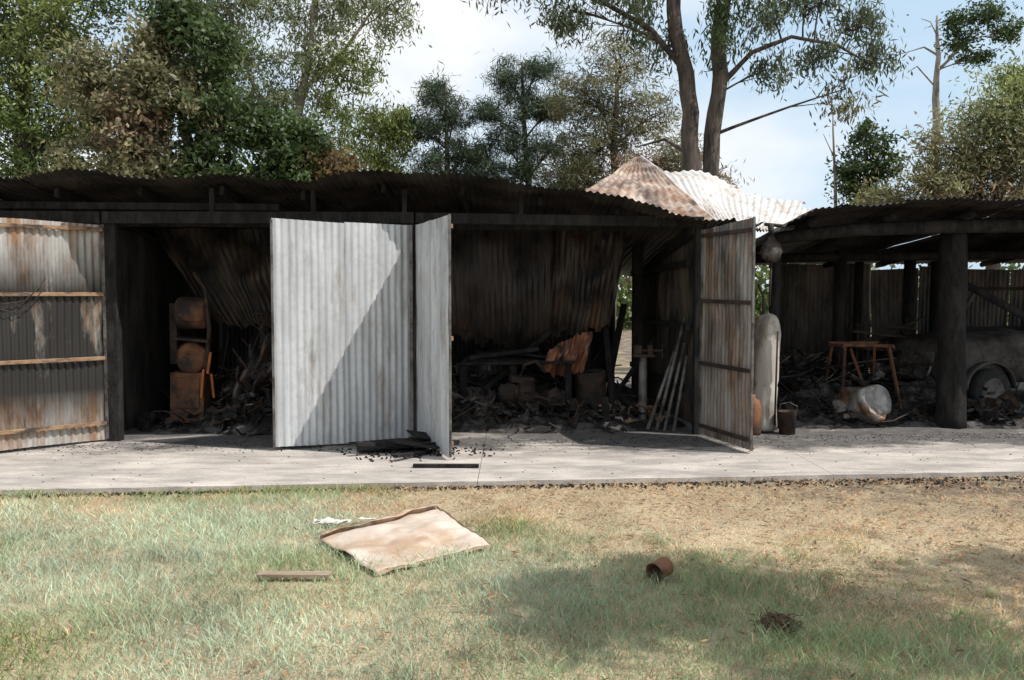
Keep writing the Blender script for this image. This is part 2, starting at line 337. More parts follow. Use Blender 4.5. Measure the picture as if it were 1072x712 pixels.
tree('eucalyptus_tree',[([(-7.2,27,0),(-7,27,5),(-6.6,27,7.5),(-6.2,27,9.5),(-6,27,11.5)],[.24,.18,.13,.09,.05]),([(-6.9,27,6),(-8,27,8.2),(-8.8,27,10.5)],[.10,.07,.04]),([(-6.5,27,8),(-5.2,27,9.2),(-4.2,27,10.6)],[.08,.06,.03])],
 [(-9.2,27,10.2,1.1,1,.8,GG),(-7.6,27,10.9,1.1,1,.8,GG),(-6.0,27,10.6,1.2,1,.9,GG),(-4.8,27,10.9,.9,1,.8,GG),(-3.7,27,10.4,.6,.8,.7,GG,.7),(-6.4,27,9.1,1.1,1,.8,GG),(-5.0,27,8.9,.9,.8,.7,YG),(-8.2,27,9.0,1.0,.9,.7,GG),(-5.5,27,7.6,.9,.8,.7,YG,.8),(-7.4,27,12,2.5,1.4,.7,GG,1.5),(-7,27,7.7,.9,.9,.7,GG),(-10.2,27,11,1,1,.8,GG),(-9.6,27,8.6,.9,.9,.8,GG),(-6,27,6.5,1.2,.9,.7,YG),(-8.4,27,7.4,1,.9,.7,GG)],
 M_barkp,leaf=(.10,.024),sub=38,per=50,spread=.26,droop=.7,seed=5,twig=.012)
tree('eucalyptus_tree',[([(-4.2,26,0),(-4.1,26,3),(-3.9,26,6.5)],[.14,.1,.04])],
 [(-4.1,26,6.9,.6,.6,.5,YG),(-3.5,26,6.3,.5,.5,.5,YG),(-4.2,26,5.8,.6,.6,.5,YG),(-3.6,26,5.2,.5,.5,.4,YG),(-3.3,26,6.9,.4,.4,.3,YG)],
 M_barkp,leaf=(.08,.022),sub=30,per=55,spread=.2,droop=.7,seed=6)
tree('she_oak_tree',[([(-1.9,26,0),(-1.9,26,4),(-2.0,26,8)],[.16,.11,.03])],
 [(-2.35,26,7.6,.45,.45,.5,BG,.8),(-1.7,26,7.0,.45,.5,.5,BG,.8),(-2.5,26,6.5,.55,.5,.4,BG),(-1.4,26,6.0,.7,.5,.45,BG),(-2.2,26,5.5,.8,.5,.45,BG),(-.9,26,5.4,.6,.5,.4,BG),(-2.0,26,4.8,.9,.6,.4,BG),(-.8,26,4.7,.8,.6,.4,BG)],
 M_barkd,leaf=(.13,.011),sub=30,per=80,spread=.18,droop=-.3,seed=7)
tree('she_oak_tree',[([(.5,26,0),(.5,26,4),(.3,26,8.6)],[.16,.12,.03])],
 [(-.1,26,8.0,.45,.45,.45,BG,.8),(.8,26,8.3,.45,.5,.4,BG,.8),(.3,26,7.2,.8,.5,.45,BG),(1.2,26,7.2,.5,.5,.4,BG),(-.2,26,6.3,.7,.5,.45,BG),(1.1,26,6.1,.8,.5,.5,BG),(.4,26,5.3,1.0,.6,.4,BG),(-.7,26,7.1,.3,.4,.3,BG,.6),(1.5,26,5,.8,.6,.5,BG),(.1,26,4.7,.9,.6,.4,BG)],
 M_barkd,leaf=(.13,.011),sub=30,per=80,spread=.18,droop=-.3,seed=8)
tree('dry_foliage_tree',[([(2.8,24,0),(2.8,24,4),(2.9,24,7.5)],[.2,.15,.05])],
 [(1.9,24,7.0,.8,.8,.7,OL),(3.0,24,7.9,.8,.8,.7,OL),(2.4,24,5.9,1.0,.9,.6,(.10,.10,.05)),(3.8,24,6.6,.8,.8,.7,OL),(3.5,24,5.2,1.0,.8,.5,BR),(1.7,24,5.1,.8,.8,.5,(.09,.09,.045)),(4.6,24,5.4,.7,.7,.6,OL),(5.4,24,4.8,.7,.7,.5,BR,.7),(2.6,24.3,6.7,1,.6,.9,(.08,.085,.045)),(2.6,24.2,4.6,1.3,.6,.5,(.08,.085,.045)),(4.3,24.2,4.4,1,.6,.5,OL)],
 M_barkd,leaf=(.10,.014),sub=38,per=66,spread=.24,droop=.1,seed=9)
GL=(.09,.11,.06)
tree('tall_eucalyptus_tree',[([(3.95,18,-.1),(3.9,18,2),(3.78,18,4),(3.72,18,5.4),(3.42,18,7),(3.2,18,9),(2.9,18,11.5)],[.34,.27,.2,.17,.155,.13,.08]),
  ([(3.95,18,1.5),(4.16,18,3.6),(4.2,18,5.4),(4.3,18,7),(4.5,18,8.6),(4.8,18,11)],[.22,.17,.165,.15,.12,.07]),
  ([(4.2,18,5.9),(4.9,17.9,6.6),(5.7,17.8,6.9),(6.6,17.7,6.7),(7.3,17.7,6.3)],[.06,.05,.04,.03,.015]),
  ([(3.6,18,6.2),(2.9,18,7.1),(1.8,18,7.7),(.6,18,8.1),(-.3,18,8.0)],[.07,.055,.045,.03,.015]),
  ([(3.75,18,4.5),(3.2,18.2,4.9),(2.6,18.3,4.75)],[.04,.03,.012])],
 [(-.2,18,8.3,.6,.7,.4,GL,.8),(.7,18,8.5,.7,.8,.4,GL),(1.9,18,8.2,.7,.8,.4,GL),(1.2,18,7.5,.5,.6,.3,GL,.7),(2.6,18,7.7,.5,.6,.35,GL,.7),(4.3,17.7,7.2,.35,.4,.9,DG,.9),(5.3,18,7.5,.6,.7,.3,GL,.6),(6.1,18,7.9,.8,.8,.35,GL,.9),(7.1,18,7.3,.45,.6,.3,GL,.6),(7.4,18,6.6,.4,.4,.3,GL,.6),(6.3,18,6.7,.35,.4,.25,GL,.45),(6.6,18,8.4,.8,.7,.3,GL),(5.0,18,8.4,.8,.7,.4,GL),(3.2,18,10,2.2,1.8,.7,GL,2),(5.6,18,9.8,1.6,1.6,.7,GL,1.5),(.8,18,9.6,1.4,1.4,.6,GL,1.3),(6.9,18,5.9,.4,.4,.4,OL,.4),(5.3,18,6.3,.35,.4,.3,GL,.4),(3.0,18.4,7.0,.6,.5,.5,GL,.6)],
 M_barkg,leaf=(.085,.018),sub=30,per=46,spread=.17,droop=1.0,seed=10,twig=.008,limb=.035,gain=1.3)
tree('dark_leafy_tree',[([(9.9,24,0),(9.9,24,3),(9.8,24,5.8)],[.13,.1,.03])],
 [(9.8,24,5.9,.5,.5,.5,DG),(10.2,24,5.2,.5,.5,.4,DG),(9.5,24,5.0,.5,.5,.4,DG),(9.9,24,4.4,.7,.5,.4,DG)],M_barkd,leaf=(.08,.03),sub=24,per=50,spread=.2,seed=11)
tree('olive_foliage_tree',[([(12.3,22,0),(12.3,22,3),(12.6,22,6.5)],[.2,.15,.05])],
 [(12.8,22,6.8,.8,.8,.6,(.16,.18,.07)),(11.9,22,6.1,.8,.8,.6,(.15,.16,.07)),(13.4,22,6.0,.8,.8,.7,YG),(11.2,22,5.2,.9,.8,.6,OL),(12.4,22,5.1,.9,.8,.6,OL),(13.5,22,4.8,.9,.8,.6,OL),(10.6,22,4.4,.8,.8,.5,OL),(11.8,22,4.1,.9,.8,.5,BR),(13.2,22,3.9,1,.8,.5,OL),(14.6,22,6.6,.9,.9,.9,YG),(14.8,22,5,1,1,.9,OL),(9.6,22.5,4.1,.6,.6,.35,OL,.7),(12.6,22.4,5.6,1.2,.6,.9,(.11,.12,.055)),(11.6,22.4,4.6,1.2,.6,.6,(.11,.11,.055)),(13.2,22.3,7.2,.6,.5,.3,YG)],
 M_barkd,leaf=(.08,.022),sub=36,per=60,spread=.27,droop=.2,seed=12,gain=1.6)
tree('half_dead_tree',[([(13.7,28,0),(13.7,28,5),(13.65,28,8),(13.6,28,10.6)],[.2,.15,.11,.03]),([(13.7,28,9.3),(13.2,28,9.6),(12.5,28,9.4)],[.04,.025,.01]),([(13.65,28,8.3),(13.0,28,9.0),(12.7,28,8.8)],[.03,.02,.01]),([(13.7,28,8.9),(14.3,28,9.5),(14.9,28,10)],[.05,.04,.02]),([(13.7,28,9.8),(13.4,28,10.4),(13.1,28,10.5)],[.025,.015,.008])],
 [(14.3,28,9.8,.5,.4,.3,DG,.8),(15.1,28,10.7,.6,.4,.35,DG),(15.8,28,10.1,.4,.4,.3,DG,.8),(14.9,28,9.3,.5,.4,.2,DG,.7),(14.2,28,10.5,.4,.3,.25,DG,.6)],M_barkp,leaf=(.08,.03),sub=22,per=42,spread=.2,seed=13)
tree('bare_sapling',[([(9.0,24,0),(9.0,24,4),(8.85,24,6.9)],[.06,.05,.015]),([(8.9,24,5.5),(8.6,24,6.1)],[.02,.008])],[(9.0,24,4.4,.25,.2,.2,OL,.4)],M_barkp,leaf=(.06,.02),sub=12,per=20,spread=.12,seed=14)
tree('shade_tree',[([(7.9,1.9,-.1),(7.8,2.0,3),(7.4,2.3,5.2),(6.9,2.6,6.6)],[.2,.15,.11,.05])],
 [(5.95,2.9,7,.65,.5,.35,MG,.8),(7.0,2.7,7.1,.8,.45,.35,MG,.7),(8.1,3.2,6.8,.7,.4,.4,MG,.6),(5.4,2.5,6.9,.35,.3,.3,MG,.35),(7.2,1.9,7.6,1.1,.3,.4,MG,.6),(4.1,1.3,7.0,.35,.2,.2,MG,.25)],
 M_barkg,leaf=(.08,.03),sub=34,per=58,spread=.17,seed=15,limb=.03)
LV=[];LC=[]
for i in range(620):
    cx=random.uniform(-48,48); cy=random.uniform(42,52); top=3.2+2.4*noise.noise(Vector((cx*.15,1,2)))
    cz=random.uniform(0,max(.5,top)); nl=60
    p=np.array([cx,cy,cz])+rng.normal(0,1,(nl,3))*np.array([.8,.6,.5]); d=rng.normal(0,1,(nl,3)); d/=np.linalg.norm(d,axis=1)[:,None]
    q=np.cross(d,rng.normal(0,1,(nl,3))); q/=np.linalg.norm(q,axis=1)[:,None]
    LV.append(np.stack([p-d*.22,p+q*.13,p+d*.22,p-q*.13],1).reshape(-1,3)); LC.append(np.repeat(np.array(random.choice((DG,MG,OL,MG,YG)))*1.2*random.uniform(.7,1.3)*np.ones((nl,3)),4,0))
fastquads('distant_tree_line',np.concatenate(LV),np.concatenate(LC),M_leaf)

# ------------------------------------------------------------ shed
shed=empty('burnt_corrugated_shed')
prof=[(-16,2.8),(-9,2.80),(-5.4,2.81),(-4.9,2.85),(-4.38,2.91),(-3.75,2.84),(-3.13,2.89),(-2.2,2.83),(-1.4,2.93),(-.375,2.91),(.2,2.80),(.67,2.78),(1.2,2.67),(1.73,2.53),(2.37,2.45),(2.8,2.40)]
def lerpp(pr,x):
    if x<=pr[0][0]: return pr[0][1]
    for i in range(len(pr)-1):
        if x<=pr[i+1][0]:
            f=(x-pr[i][0])/(pr[i+1][0]-pr[i][0]); f=f*f*(3-2*f)*.5+f*.5; return pr[i][1]*(1-f)+pr[i+1][1]*f
    return pr[-1][1]
def roof(name,pr,x0,x1,depth,slope,mat,over=.38):
    x=x0; mb=MB()
    while x<x1-.1:
        xe=min(x+.80,x1); jy=random.uniform(-.05,.04); jz=random.uniform(-.018,.02); tl=random.uniform(-.02,.025); bd=random.uniform(-.05,.05)
        def fn(u,v,x=x,xe=xe,jy=jy,jz=jz,tl=tl,bd=bd):
            X=x+(xe-x)*u; Y=F(X)-over+jy+depth*v
            z=lerpp(pr,X)-slope*depth*v+jz+tl*u+.011*math.sin(2*math.pi*X/.076)+.06*noise.noise(Vector((X*.8,Y*.7,1)))*min(1,v*4)+.025*noise.noise(Vector((X*4,Y*1.5,3)))+bd*max(0,1-v*14)*math.sin(u*3.1)
            return (X,Y,z)
        mb.grid(fn,int((xe-x)/.076*6),24); x+=.76
    mb.build(name,mat,shed,smooth=True)
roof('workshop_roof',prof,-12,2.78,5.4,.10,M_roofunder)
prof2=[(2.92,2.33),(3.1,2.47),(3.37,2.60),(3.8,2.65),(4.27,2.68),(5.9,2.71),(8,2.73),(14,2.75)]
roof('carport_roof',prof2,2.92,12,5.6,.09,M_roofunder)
fr=MB()
def post(x,y,z1,w=.11,d=.11): fr.box((x,y,z1/2),(w,d,z1))
fr.beam((-12,F(-12)+.02,2.47),(-4.5,F(-4.5)+.02,2.47),.07,.13); fr.beam((-4.48,F(-4.48)+.02,2.47),(-1.1,F(-1.1)+.02,2.485),.07,.13); fr.beam((-1.08,F(-1.08)+.02,2.485),(2.2,F(2.2)+.02,2.46),.07,.12)
fr.beam((-8.1,F(-8.1)+.10,2.61),(-2.6,F(-2.6)+.10,2.60),.05,.08)
for x in (-8,-4.42,-1.1,2.18): post(x,F(x)+.1,2.42,.13,.12)
for x in (-3.3,-2.2,-1.2,.1,-6.4): 
    fr.box((x,F(x)-.0,2.66),(.055,.04,.28)); 
for i in range(12):
    x=-7.6+i*.88
    fr.beam((x,F(x)+.02,lerpp(prof,x)-.11),(x+.05,F(x)+4.8,lerpp(prof,x)-.11-.50),.05,.10)
for yy in (1.2,2.5,3.8):
    fr.beam((-8,F(-8)+yy-.2,2.62-.1*yy),(1.4,F(1.4)+yy-.2,2.58-.1*yy),.045,.07)
for x,y in ((1.75,12.0),(1.4,14.3),(-.6,14.3),(-2.8,14.3),(-5,14.3)): post(x,y,2.3,.14,.14)
fr.beam((-4.3,11.0,.05),(-3.9,11.6,2.2),.07,.07); fr.beam((-3.6,12.0,.1),(-2.7,12.3,1.7),.06,.06)
fr.beam((-.7,11.0,.1),(.5,11.4,1.15),.08,.07); fr.beam((1.0,12.0,.2),(-.2,11.7,1.0),.07,.07)
fr.build('charred_frame',M_char,shed,bevel=.008)
lp=MB()
lp.tube([(5.42,10.55,-.02),(5.42,10.55,.12),(5.42,10.55,.25),(5.41,10.55,.6),(5.41,10.55,.9),(5.40,10.55,1.3),(5.40,10.55,1.6),(5.40,10.55,2.0),(5.40,10.55,2.45)],[.185,.17,.16,.152,.15,.148,.15,.15,.155],18,rough=.28)
for x,y,h,r in ((4.9,12.9,2.3,.09),(6.4,13.9,2.3,.09),(8.2,13.0,2.2,.1),(8.6,10.7,2.5,.14),(3.15,10.35,2.3,.06),(3.9,14.6,2.2,.07),(5.9,14.7,2.2,.07),(7.2,14.7,2.2,.07)):
    lp.tube([(x,y,-.02),(x,y,h*.5),(x+.02,y,h)],[r*1.1,r,r],10,rough=.15)
lp.tube([(3.0,10.1,2.28),(4.0,10.2,2.39),(5.4,10.35,2.45),(7,10.5,2.47),(9,10.6,2.48),(12,10.7,2.5)],[.07,.08,.085,.085,.08,.08],8,rough=.15)
lp.tube([(3.0,12.9,2.16),(5,12.9,2.2),(9,12.9,2.25),(12,13,2.3)],[.07]*4,8,rough=.15)
for i in range(9):
    x=3.5+i*.95; lp.tube([(x,F(x)+.02,lerpp(prof2,x)-.13),(x+.05,F(x)+4.9,lerpp(prof2,x)-.56)],[.05,.05],7,rough=.1)
lp.tube([(5.75,10.9,1.75),(6.5,10.7,1.3),(7.3,10.5,.8)],[.05,.05,.04],7,rough=.2)
lp.build('log_posts_and_beams',M_char,shed,smooth=True)
wl=MB(); x=-9
while x<1.6:
    wl.corr((x,14.55,0),(min(x+.8,1.75),14.57,0),(min(x+.8,1.75),14.55,2.35),(x,14.55,2.35),warp=.08); x+=.77
wl.corr((-4.95,14.5,0),(-4.6,9.9,0),(-4.6,9.9,2.42),(-4.95,14.5,2.2),warp=.05)
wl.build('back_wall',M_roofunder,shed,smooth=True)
wl=MB(); wl.corr((2.2,10.05,0.05),(2.12,11.5,0.05),(2.12,11.5,2.36),(2.2,10.05,2.4),warp=.06); wl.corr((2.13,11.5,0.05),(2.08,14.4,.05),(2.08,14.4,2.1),(2.13,11.5,2.3),warp=.1)
wl.build('side_wall',M_back,shed,smooth=True)
wl=MB()
for z in (.5,1.25,2.0): wl.beam((2.07,10.1,z),(2.0,14.4,z-.02),.05,.08)
wl.build('side_wall_rails',M_char,shed)
wl=MB(); x=4.65; i=0
while x<12.5:
    z1=2.12+random.uniform(-.06,.06); z0=random.choice((.05,.12,.06,.15)); ty=random.uniform(-.05,.05)
    wl.corr((x,15+ty,z0),(x+.80,15+ty*.3,z0),(x+.80,15,z1),(x,15,z1+random.uniform(-.04,.04)),warp=.07); x+=.79+random.choice((0,0,0,.02,.03)); i+=1
wl.build('carport_back_wall',M_back,shed,smooth=True)
hp=MB()
A=Vector((.80,10.3,2.78)); B=Vector((1.86,12.5,3.62)); C_=Vector((4.25,12.5,2.93)); D=Vector((2.35,9.95,2.45)); E_=Vector((2.95,9.85,2.38))
lf=lambda u,v:Vector((0,0,-.08*math.sin(3.1*v)+.05*noise.noise(Vector((u*5,v*4,2)))))
hp.corr(D,E_,C_,B,warp=.16,wf=1.3,rows=30,amp=.012,lift=lf)
hp.corr(E_+Vector((-.2,-.05,.05)),E_+Vector((.30,.3,.0)),C_+Vector((.25,.3,-.10)),C_+Vector((-.8,0,.20)),warp=.12,rows=24,amp=.012,lift=lf)
hp.build('collapsed_roof_front',M_rooftop,shed,smooth=True)
hp=MB(); hp.corr(A,D+Vector((.02,-.02,.01)),B+Vector((.03,0,.01)),B+Vector((-.1,.0,0)),warp=.10,rows=24,amp=.012)
hp.corr(A+Vector((-.1,.3,-.1)),A+Vector((0,.1,0)),B,B+Vector((-.7,1.2,-.5)),warp=.08,rows=16)
hp.build('collapsed_roof_side',M_rooflft,shed,smooth=True)
hp=MB(); hp.tube([D+Vector((0,-.02,.02)),D.lerp(B,.3)+Vector((0,0,.0)),D.lerp(B,.6)+Vector((0,0,.04)),B],[.02,.022,.022,.025],8,rough=.3)
hp.build('ridge_capping',M_rooftop,shed,smooth=True)
def door(name,h,n_,zt,mat,rails=None,side=1,railmat=None,warp=.02,zb=.03,tilt=0):
    E=empty(name); h=Vector((*h,0)); n_=Vector((*n_,0)); u=(n_-h).normalized(); nr=Vector((u.y,-u.x,0))*side
    W=(n_-h).length; mb=MB()
    k=max(1,round(W/.76)); st=W/k
    for i in range(k):
        a=h+u*(i*st-(.02 if i else 0)); b_=h+u*(i+1)*st; off=nr*(.004 if i%2 else 0); zz=random.uniform(-.012,.012); z2=random.uniform(-.012,.012)
        mb.corr(a+off+Vector((0,0,zb+zz)),b_+off+Vector((0,0,zb+z2)),b_+off+Vector((0,0,zt+tilt+z2)),a+off+Vector((0,0,zt+zz)),warp=warp,wf=2.0,rows=26)
    mb.build('corrugated_sheet',mat,E,smooth=True)
    fb=MB()
    s=nr*.035
    if rails is None: rails=(.15,1.2,2.3); s=-s
    for z in rails: fb.beam(h+u*.02+s+Vector((0,0,z+random.uniform(-.012,.012))),n_-u*.02+s+Vector((0,0,z+random.uniform(-.012,.012))),.025,.042)
    fb.build('rails',railmat or M_timber,E,bevel=.004)
    fb=MB()
    fb.beam(h+s*.2+Vector((0,0,zb)),h+s*.2+Vector((0,0,zt)),.035,.035); fb.beam(n_+s*.2+Vector((0,0,zb)),n_+s*.2+Vector((0,0,zt+tilt)),.024,.024)
    fb.build('stiles',M_steel,E,bevel=.003)
    return E
door('corrugated_door',(-4.5,9.5),(-5.55,8.35),2.40,M_door1,rails=(.22,.93,1.62,2.33),side=-1)
door('corrugated_door',(-1.12,9.60),(-2.47,8.88),2.40,M_doorsilver,rails=None,side=-1)
door('corrugated_door',(-1.06,9.60),(-.61,8.36),2.40,M_doorsilver,rails=None,side=1)
door('corrugated_door',(2.17,9.80),(2.45,8.72),2.36,M_door4,rails=(.14,.85,1.55,2.28),side=1,railmat=M_rustdark,tilt=.05)
mb=MB(); wp=[(-5.45,8.40,1.66),(-5.3,8.55,1.60),(-5.15,8.72,1.53),(-5.02,8.86,1.56),(-4.92,8.97,1.70),(-4.88,9.01,1.80)]
mb.tube(wp,[.006]*6,6); mb.tube([(-5.3,8.55,1.60),(-5.2,8.66,1.48),(-5.05,8.82,1.44),(-4.95,8.93,1.56),(-4.9,8.99,1.68)],[.005]*5,6); mb.build('hanging_wire',M_rustdark)
def ragged(b,sd,f=6): return lambda u,v: v>b*(.5+1.4*abs(noise.noise(Vector((u*f,sd,0)))))
def hs(name,cs,mat,warp=.12,belly=.3,rows=30,keep=None,crump=.05):
    mb=MB(); mb.corr(*cs,warp=warp,rows=rows,keep=keep,amp=.013,lift=lambda u,v:Vector((.03*noise.noise(Vector((u*2,v*4,5))),-belly*math.sin(v*math.pi)+crump*2*noise.noise(Vector((u*4,v*3,9))),-.07*math.sin(u*3.1)*(1-v)+crump*noise.noise(Vector((u*5,v*2,0)))*(1-v))))
    return mb.build(name,mat,None,smooth=True)
hs('hanging_roof_sheet',[(-.85,11.6,.93),(.5,11.6,.95),(.55,11.4,2.55),(-.95,11.4,2.55)],M_hang,keep=ragged(.08,1))
hs('hanging_roof_sheet',[(.3,11.75,1.0),(1.30,11.5,1.12),(1.5,11.35,2.5),(.3,11.5,2.55)],M_hang2,belly=.22,keep=ragged(.1,2),crump=.09)
hs('hanging_roof_sheet',[(-3.75,11.2,1.15),(-2.9,11.3,1.25),(-3.0,11.3,2.5),(-4.7,11.3,2.5)],M_hang2,belly=.2,keep=ragged(.1,3),crump=.08)
hs('fallen_roof_sheet',[(-3.7,12.0,.3),(-3.0,11.9,.15),(-2.9,12.0,1.25),(-3.6,12.2,1.35)],M_ashiron,belly=-.25,crump=.1)
hs('fallen_roof_sheet',[(-3.55,10.9,.15),(-3.15,10.75,.1),(-2.85,10.85,1.0),(-3.2,11.0,1.25)],M_ashiron,belly=.22,crump=.16)
hs('fallen_roof_sheet',[(-3.0,10.8,.05),(-2.6,10.9,.1),(-2.55,11.2,.85),(-3.1,11.1,.7)],M_hang2,belly=-.2,crump=.16)
hs('fallen_roof_sheet',[(-.7,11.9,.1),(.1,12.2,.1),(.2,12.6,.85),(-.8,12.3,.75)],M_ashiron,belly=.2,crump=.12)
hs('fallen_roof_sheet',[(-.75,10.7,.03),(-.25,10.6,.05),(-.2,11.0,.42),(-.8,11.1,.5)],M_ashiron,belly=.1,crump=.14)
hs('fallen_roof_sheet',[(3.5,12.8,.1),(4.3,12.9,.1),(4.1,13.3,.9),(3.3,13.2,.8)],M_ashiron,belly=.2,crump=.12)
hs('fallen_roof_sheet',[(5.6,13.4,.3),(6.6,13.3,.2),(6.7,13.7,1.0),(5.5,13.8,.9)],M_back,belly=.2,crump=.12)
hs('rusted_sheet_offcut',[(.36,11.0,.66),(.92,11.15,.62),(1.05,11.3,1.15),(.55,11.1,1.10)],M_orange,warp=.05,belly=.12,keep=lambda u,v:v<.6+.55*u+.25*noise.noise(Vector((u*6,v*2,1))) and v>.12*abs(noise.noise(Vector((u*7,3,1)))),crump=.06)

# ------------------------------------------------------------ debris
def debris(name,cx,cy,rx,ry,hh,n,mats,seed=1,ln=(.15,.8),zb=0):
    rd=random.Random(seed); E=empty(name)
    mb=MB(); 
    def fn(u,v):
        X=cx+(u*2-1)*rx*1.15; Y=cy+(v*2-1)*ry*1.15; e=max(0,1-((u*2-1)**2+(v*2-1)**2))
        return (X,Y,zb+.006+hh*(e**.7)*(.5+.9*abs(noise.noise(Vector((X*2.3,Y*2.3,seed)))))+.06*e*noise.noise(Vector((X*9,Y*9,0)))-(0.02 if e<=0 else 0))
    mb.grid(fn,70,44); mb.build('ash_mound',M_ash,E,smooth=False)
    for mi,m_ in enumerate(mats):
        mb=MB()
        for i in range(n//len(mats)):
            a=rd.random()*6.28; q=rd.random()**.5; X=cx+math.cos(a)*q*rx; Y=cy+math.sin(a)*q*ry; L=rd.uniform(*ln)*rd.choice((.5,1,1))
            z=zb+.02+hh*(1-q*q)*rd.uniform(.5,1.7)
            w_=rd.choice((.015,.025,.04,.09)); h_=rd.choice((.008,.015,.03))
            k=rd.random()
            if k<.65: mb.box((X,Y,z),(L,w_,h_),(rd.uniform(-.3,.3),rd.gauss(0,.45),rd.random()*3.14))
            elif k<.85:
                p=Vector((X,Y,z)); pts=[p]; d=Vector((rd.gauss(0,1),rd.gauss(0,1),rd.gauss(0,.5))).normalized()*L*.3
                for _ in range(4): p=p+d; d=d+Vector((rd.gauss(0,.04),rd.gauss(0,.04),rd.gauss(0,.04))); pts.append(Vector((p.x,p.y,max(.02,p.z))))
                mb.tube(pts,[.010]*5,6)
            else:
                s1=rd.uniform(.08,.25); R_=Euler((rd.gauss(0,.6),rd.gauss(0,.6),rd.random()*3)).to_matrix(); o_=Vector((X,Y,z)); sd=rd.random()*50
                mb.grid(lambda u,v:o_+R_@Vector(((u-.5)*s1*1.6,(v-.5)*s1,s1*.5*noise.noise(Vector((u*2.5,v*2.5,sd))))),6,5)
        mb.build('burnt_pieces',m_,E)
    return E
debris('burnt_debris_pile',-3.2,11.4,1.0,1.2,.55,260,[M_char,M_rustdark,M_ash,M_steel],1)
debris('burnt_debris_pile',-4.0,10.5,.5,.4,.08,60,[M_char,M_ash],2,(.05,.3))
debris('burnt_debris_pile',-2.95,10.4,.75,.45,.24,150,[M_char,M_ash,M_rustdark],12,(.05,.45))
debris('burnt_debris_pile',.3,12.1,1.6,1.2,.55,260,[M_char,M_ash,M_rustdark,M_steel],3)
debris('burnt_debris_pile',1.5,10.8,.6,.5,.14,100,[M_char,M_ash,M_timber],4,(.05,.35))
debris('burnt_debris_pile',.3,10.5,1.3,.42,.20,200,[M_char,M_ash,M_rustdark],14,(.05,.5))
debris('burnt_debris_pile',4.3,12.6,1.6,1.2,.48,300,[M_char,M_rustdark,M_steel,M_ash],5)
debris('burnt_debris_pile',6.0,12.6,1.2,1.2,.5,200,[M_char,M_ash,M_steel,M_rustdark],6)
debris('burnt_debris_pile',3.9,10.9,.9,.45,.16,140,[M_char,M_ash,M_rustdark],7,(.05,.35))
debris('burnt_debris_pile',5.9,10.9,.9,.45,.16,140,[M_char,M_ash,M_rustdark],17,(.05,.4))
debris('burnt_debris_pile',-.8,10.9,.6,.6,.35,110,[M_char,M_steel,M_rustdark],8,(.1,.5))
E=empty('charred_board_heap'); mb=MB()
mb.box((-1.25,8.95,.06),(.75,.38,.02),(.05,-.06,.2)); mb.box((-1.0,8.8,.09),(.55,.3,.02),(-.1,.1,-.25)); mb.box((-.75,8.9,.07),(.5,.05,.05),(0,.05,.8)); mb.box((-1.3,8.7,.10),(.6,.06,.04),(0,.1,.5)); mb.box((-.62,8.0,.02),(.62,.05,.03),(0,0,-.02)); mb.box((-1.0,8.5,.04),(.5,.07,.03),(0,.06,1.0)); mb.box((-.9,9.1,.12),(.4,.25,.015),(.2,.2,.6))
mb.build('boards',M_char,E,bevel=.004)
mb=MB(); rd=random.Random(5)
for i in range(260): mb.box((-1.0+rd.gauss(0,.35),8.8+rd.gauss(0,.2),.008),(rd.uniform(.01,.05),rd.uniform(.006,.02),.01),(rd.random(),rd.random(),rd.random()*3))
mb.build('charcoal',M_char,E)
mb=MB(); rd=random.Random(6)
for i in range(1700):
    x=rd.uniform(-6,7); y=F(x)-.1-abs(rd.gauss(0,.35)) if rd.random()<.85 else rd.uniform(SE(x)+.1,F(x))
    s=rd.uniform(.003,.010); mb.box((x,y,.003),(s*rd.uniform(1,2.5),s,s*.6),(0,0,rd.random()*3))
for i in range(2600):
    x=rd.uniform(-6,7.5); y=SE(x)-abs(rd.gauss(0,.06+.12*max(0,x)/4))-.005; s=rd.uniform(.004,.012)
    mb.box((x,y,-.04),(s*2,s,s),(rd.random(),0,rd.random()*3))
mb.build('charcoal_fragments',M_char)

# ------------------------------------------------------------ objects in bays
E=empty('burnt_bandsaw'); mb=MB()
mb.box((-3.98,10.6,.40),(.40,.34,.56),(0,.02,.1)); mb.box((-3.98,10.6,.10),(.5,.4,.06),(0,0,.1)); mb.box((-3.95,10.425,.43),(.28,.02,.38),(0,.02,.1)); mb.build('base_cabinet',M_rust,E,bevel=.035)
mb=MB()
mb.lathe((-3.95,10.6,.86),[(0,-.17),(.13,-.17),(.18,-.15),(.19,-.11),(.19,.12),(.17,.15),(.12,.17),(0,.17)],22,(math.pi/2,0.1,.35),dent=.1)
mb.lathe((-3.93,10.6,1.40),[(0,-.19),(.14,-.19),(.19,-.17),(.20,-.13),(.20,.12),(.18,.17),(.1,.19),(0,.19)],22,(0.1,math.pi/2,.15),dent=.1)
mb.build('wheel_housings',M_rust,E,smooth=False,bevel=.01)
mb=MB(); mb.box((-4.16,10.6,1.15),(.09,.12,.75)); mb.box((-3.9,10.52,1.08),(.42,.3,.03),(0,.1,.1)); mb.tube([(-3.75,10.5,.7),(-3.70,10.5,1.2),(-3.74,10.5,1.7),(-3.9,10.55,1.9)],[.03,.03,.025,.025],8); mb.build('column_and_table',M_rustdark,E,bevel=.012)
mb=MB(); mb.box((-3.70,10.48,.80),(.03,.18,.26),(0,.15,.3)); mb.box((-3.76,10.40,.55),(.03,.02,.35),(0,.1,0)); mb.box((-3.66,10.46,.52),(.02,.1,.3),(.1,-.1,.5)); mb.build('rusted_guards',M_rustbright,E,bevel=.006)
E=empty('twisted_machinery'); mb=MB(); rd=random.Random(9)
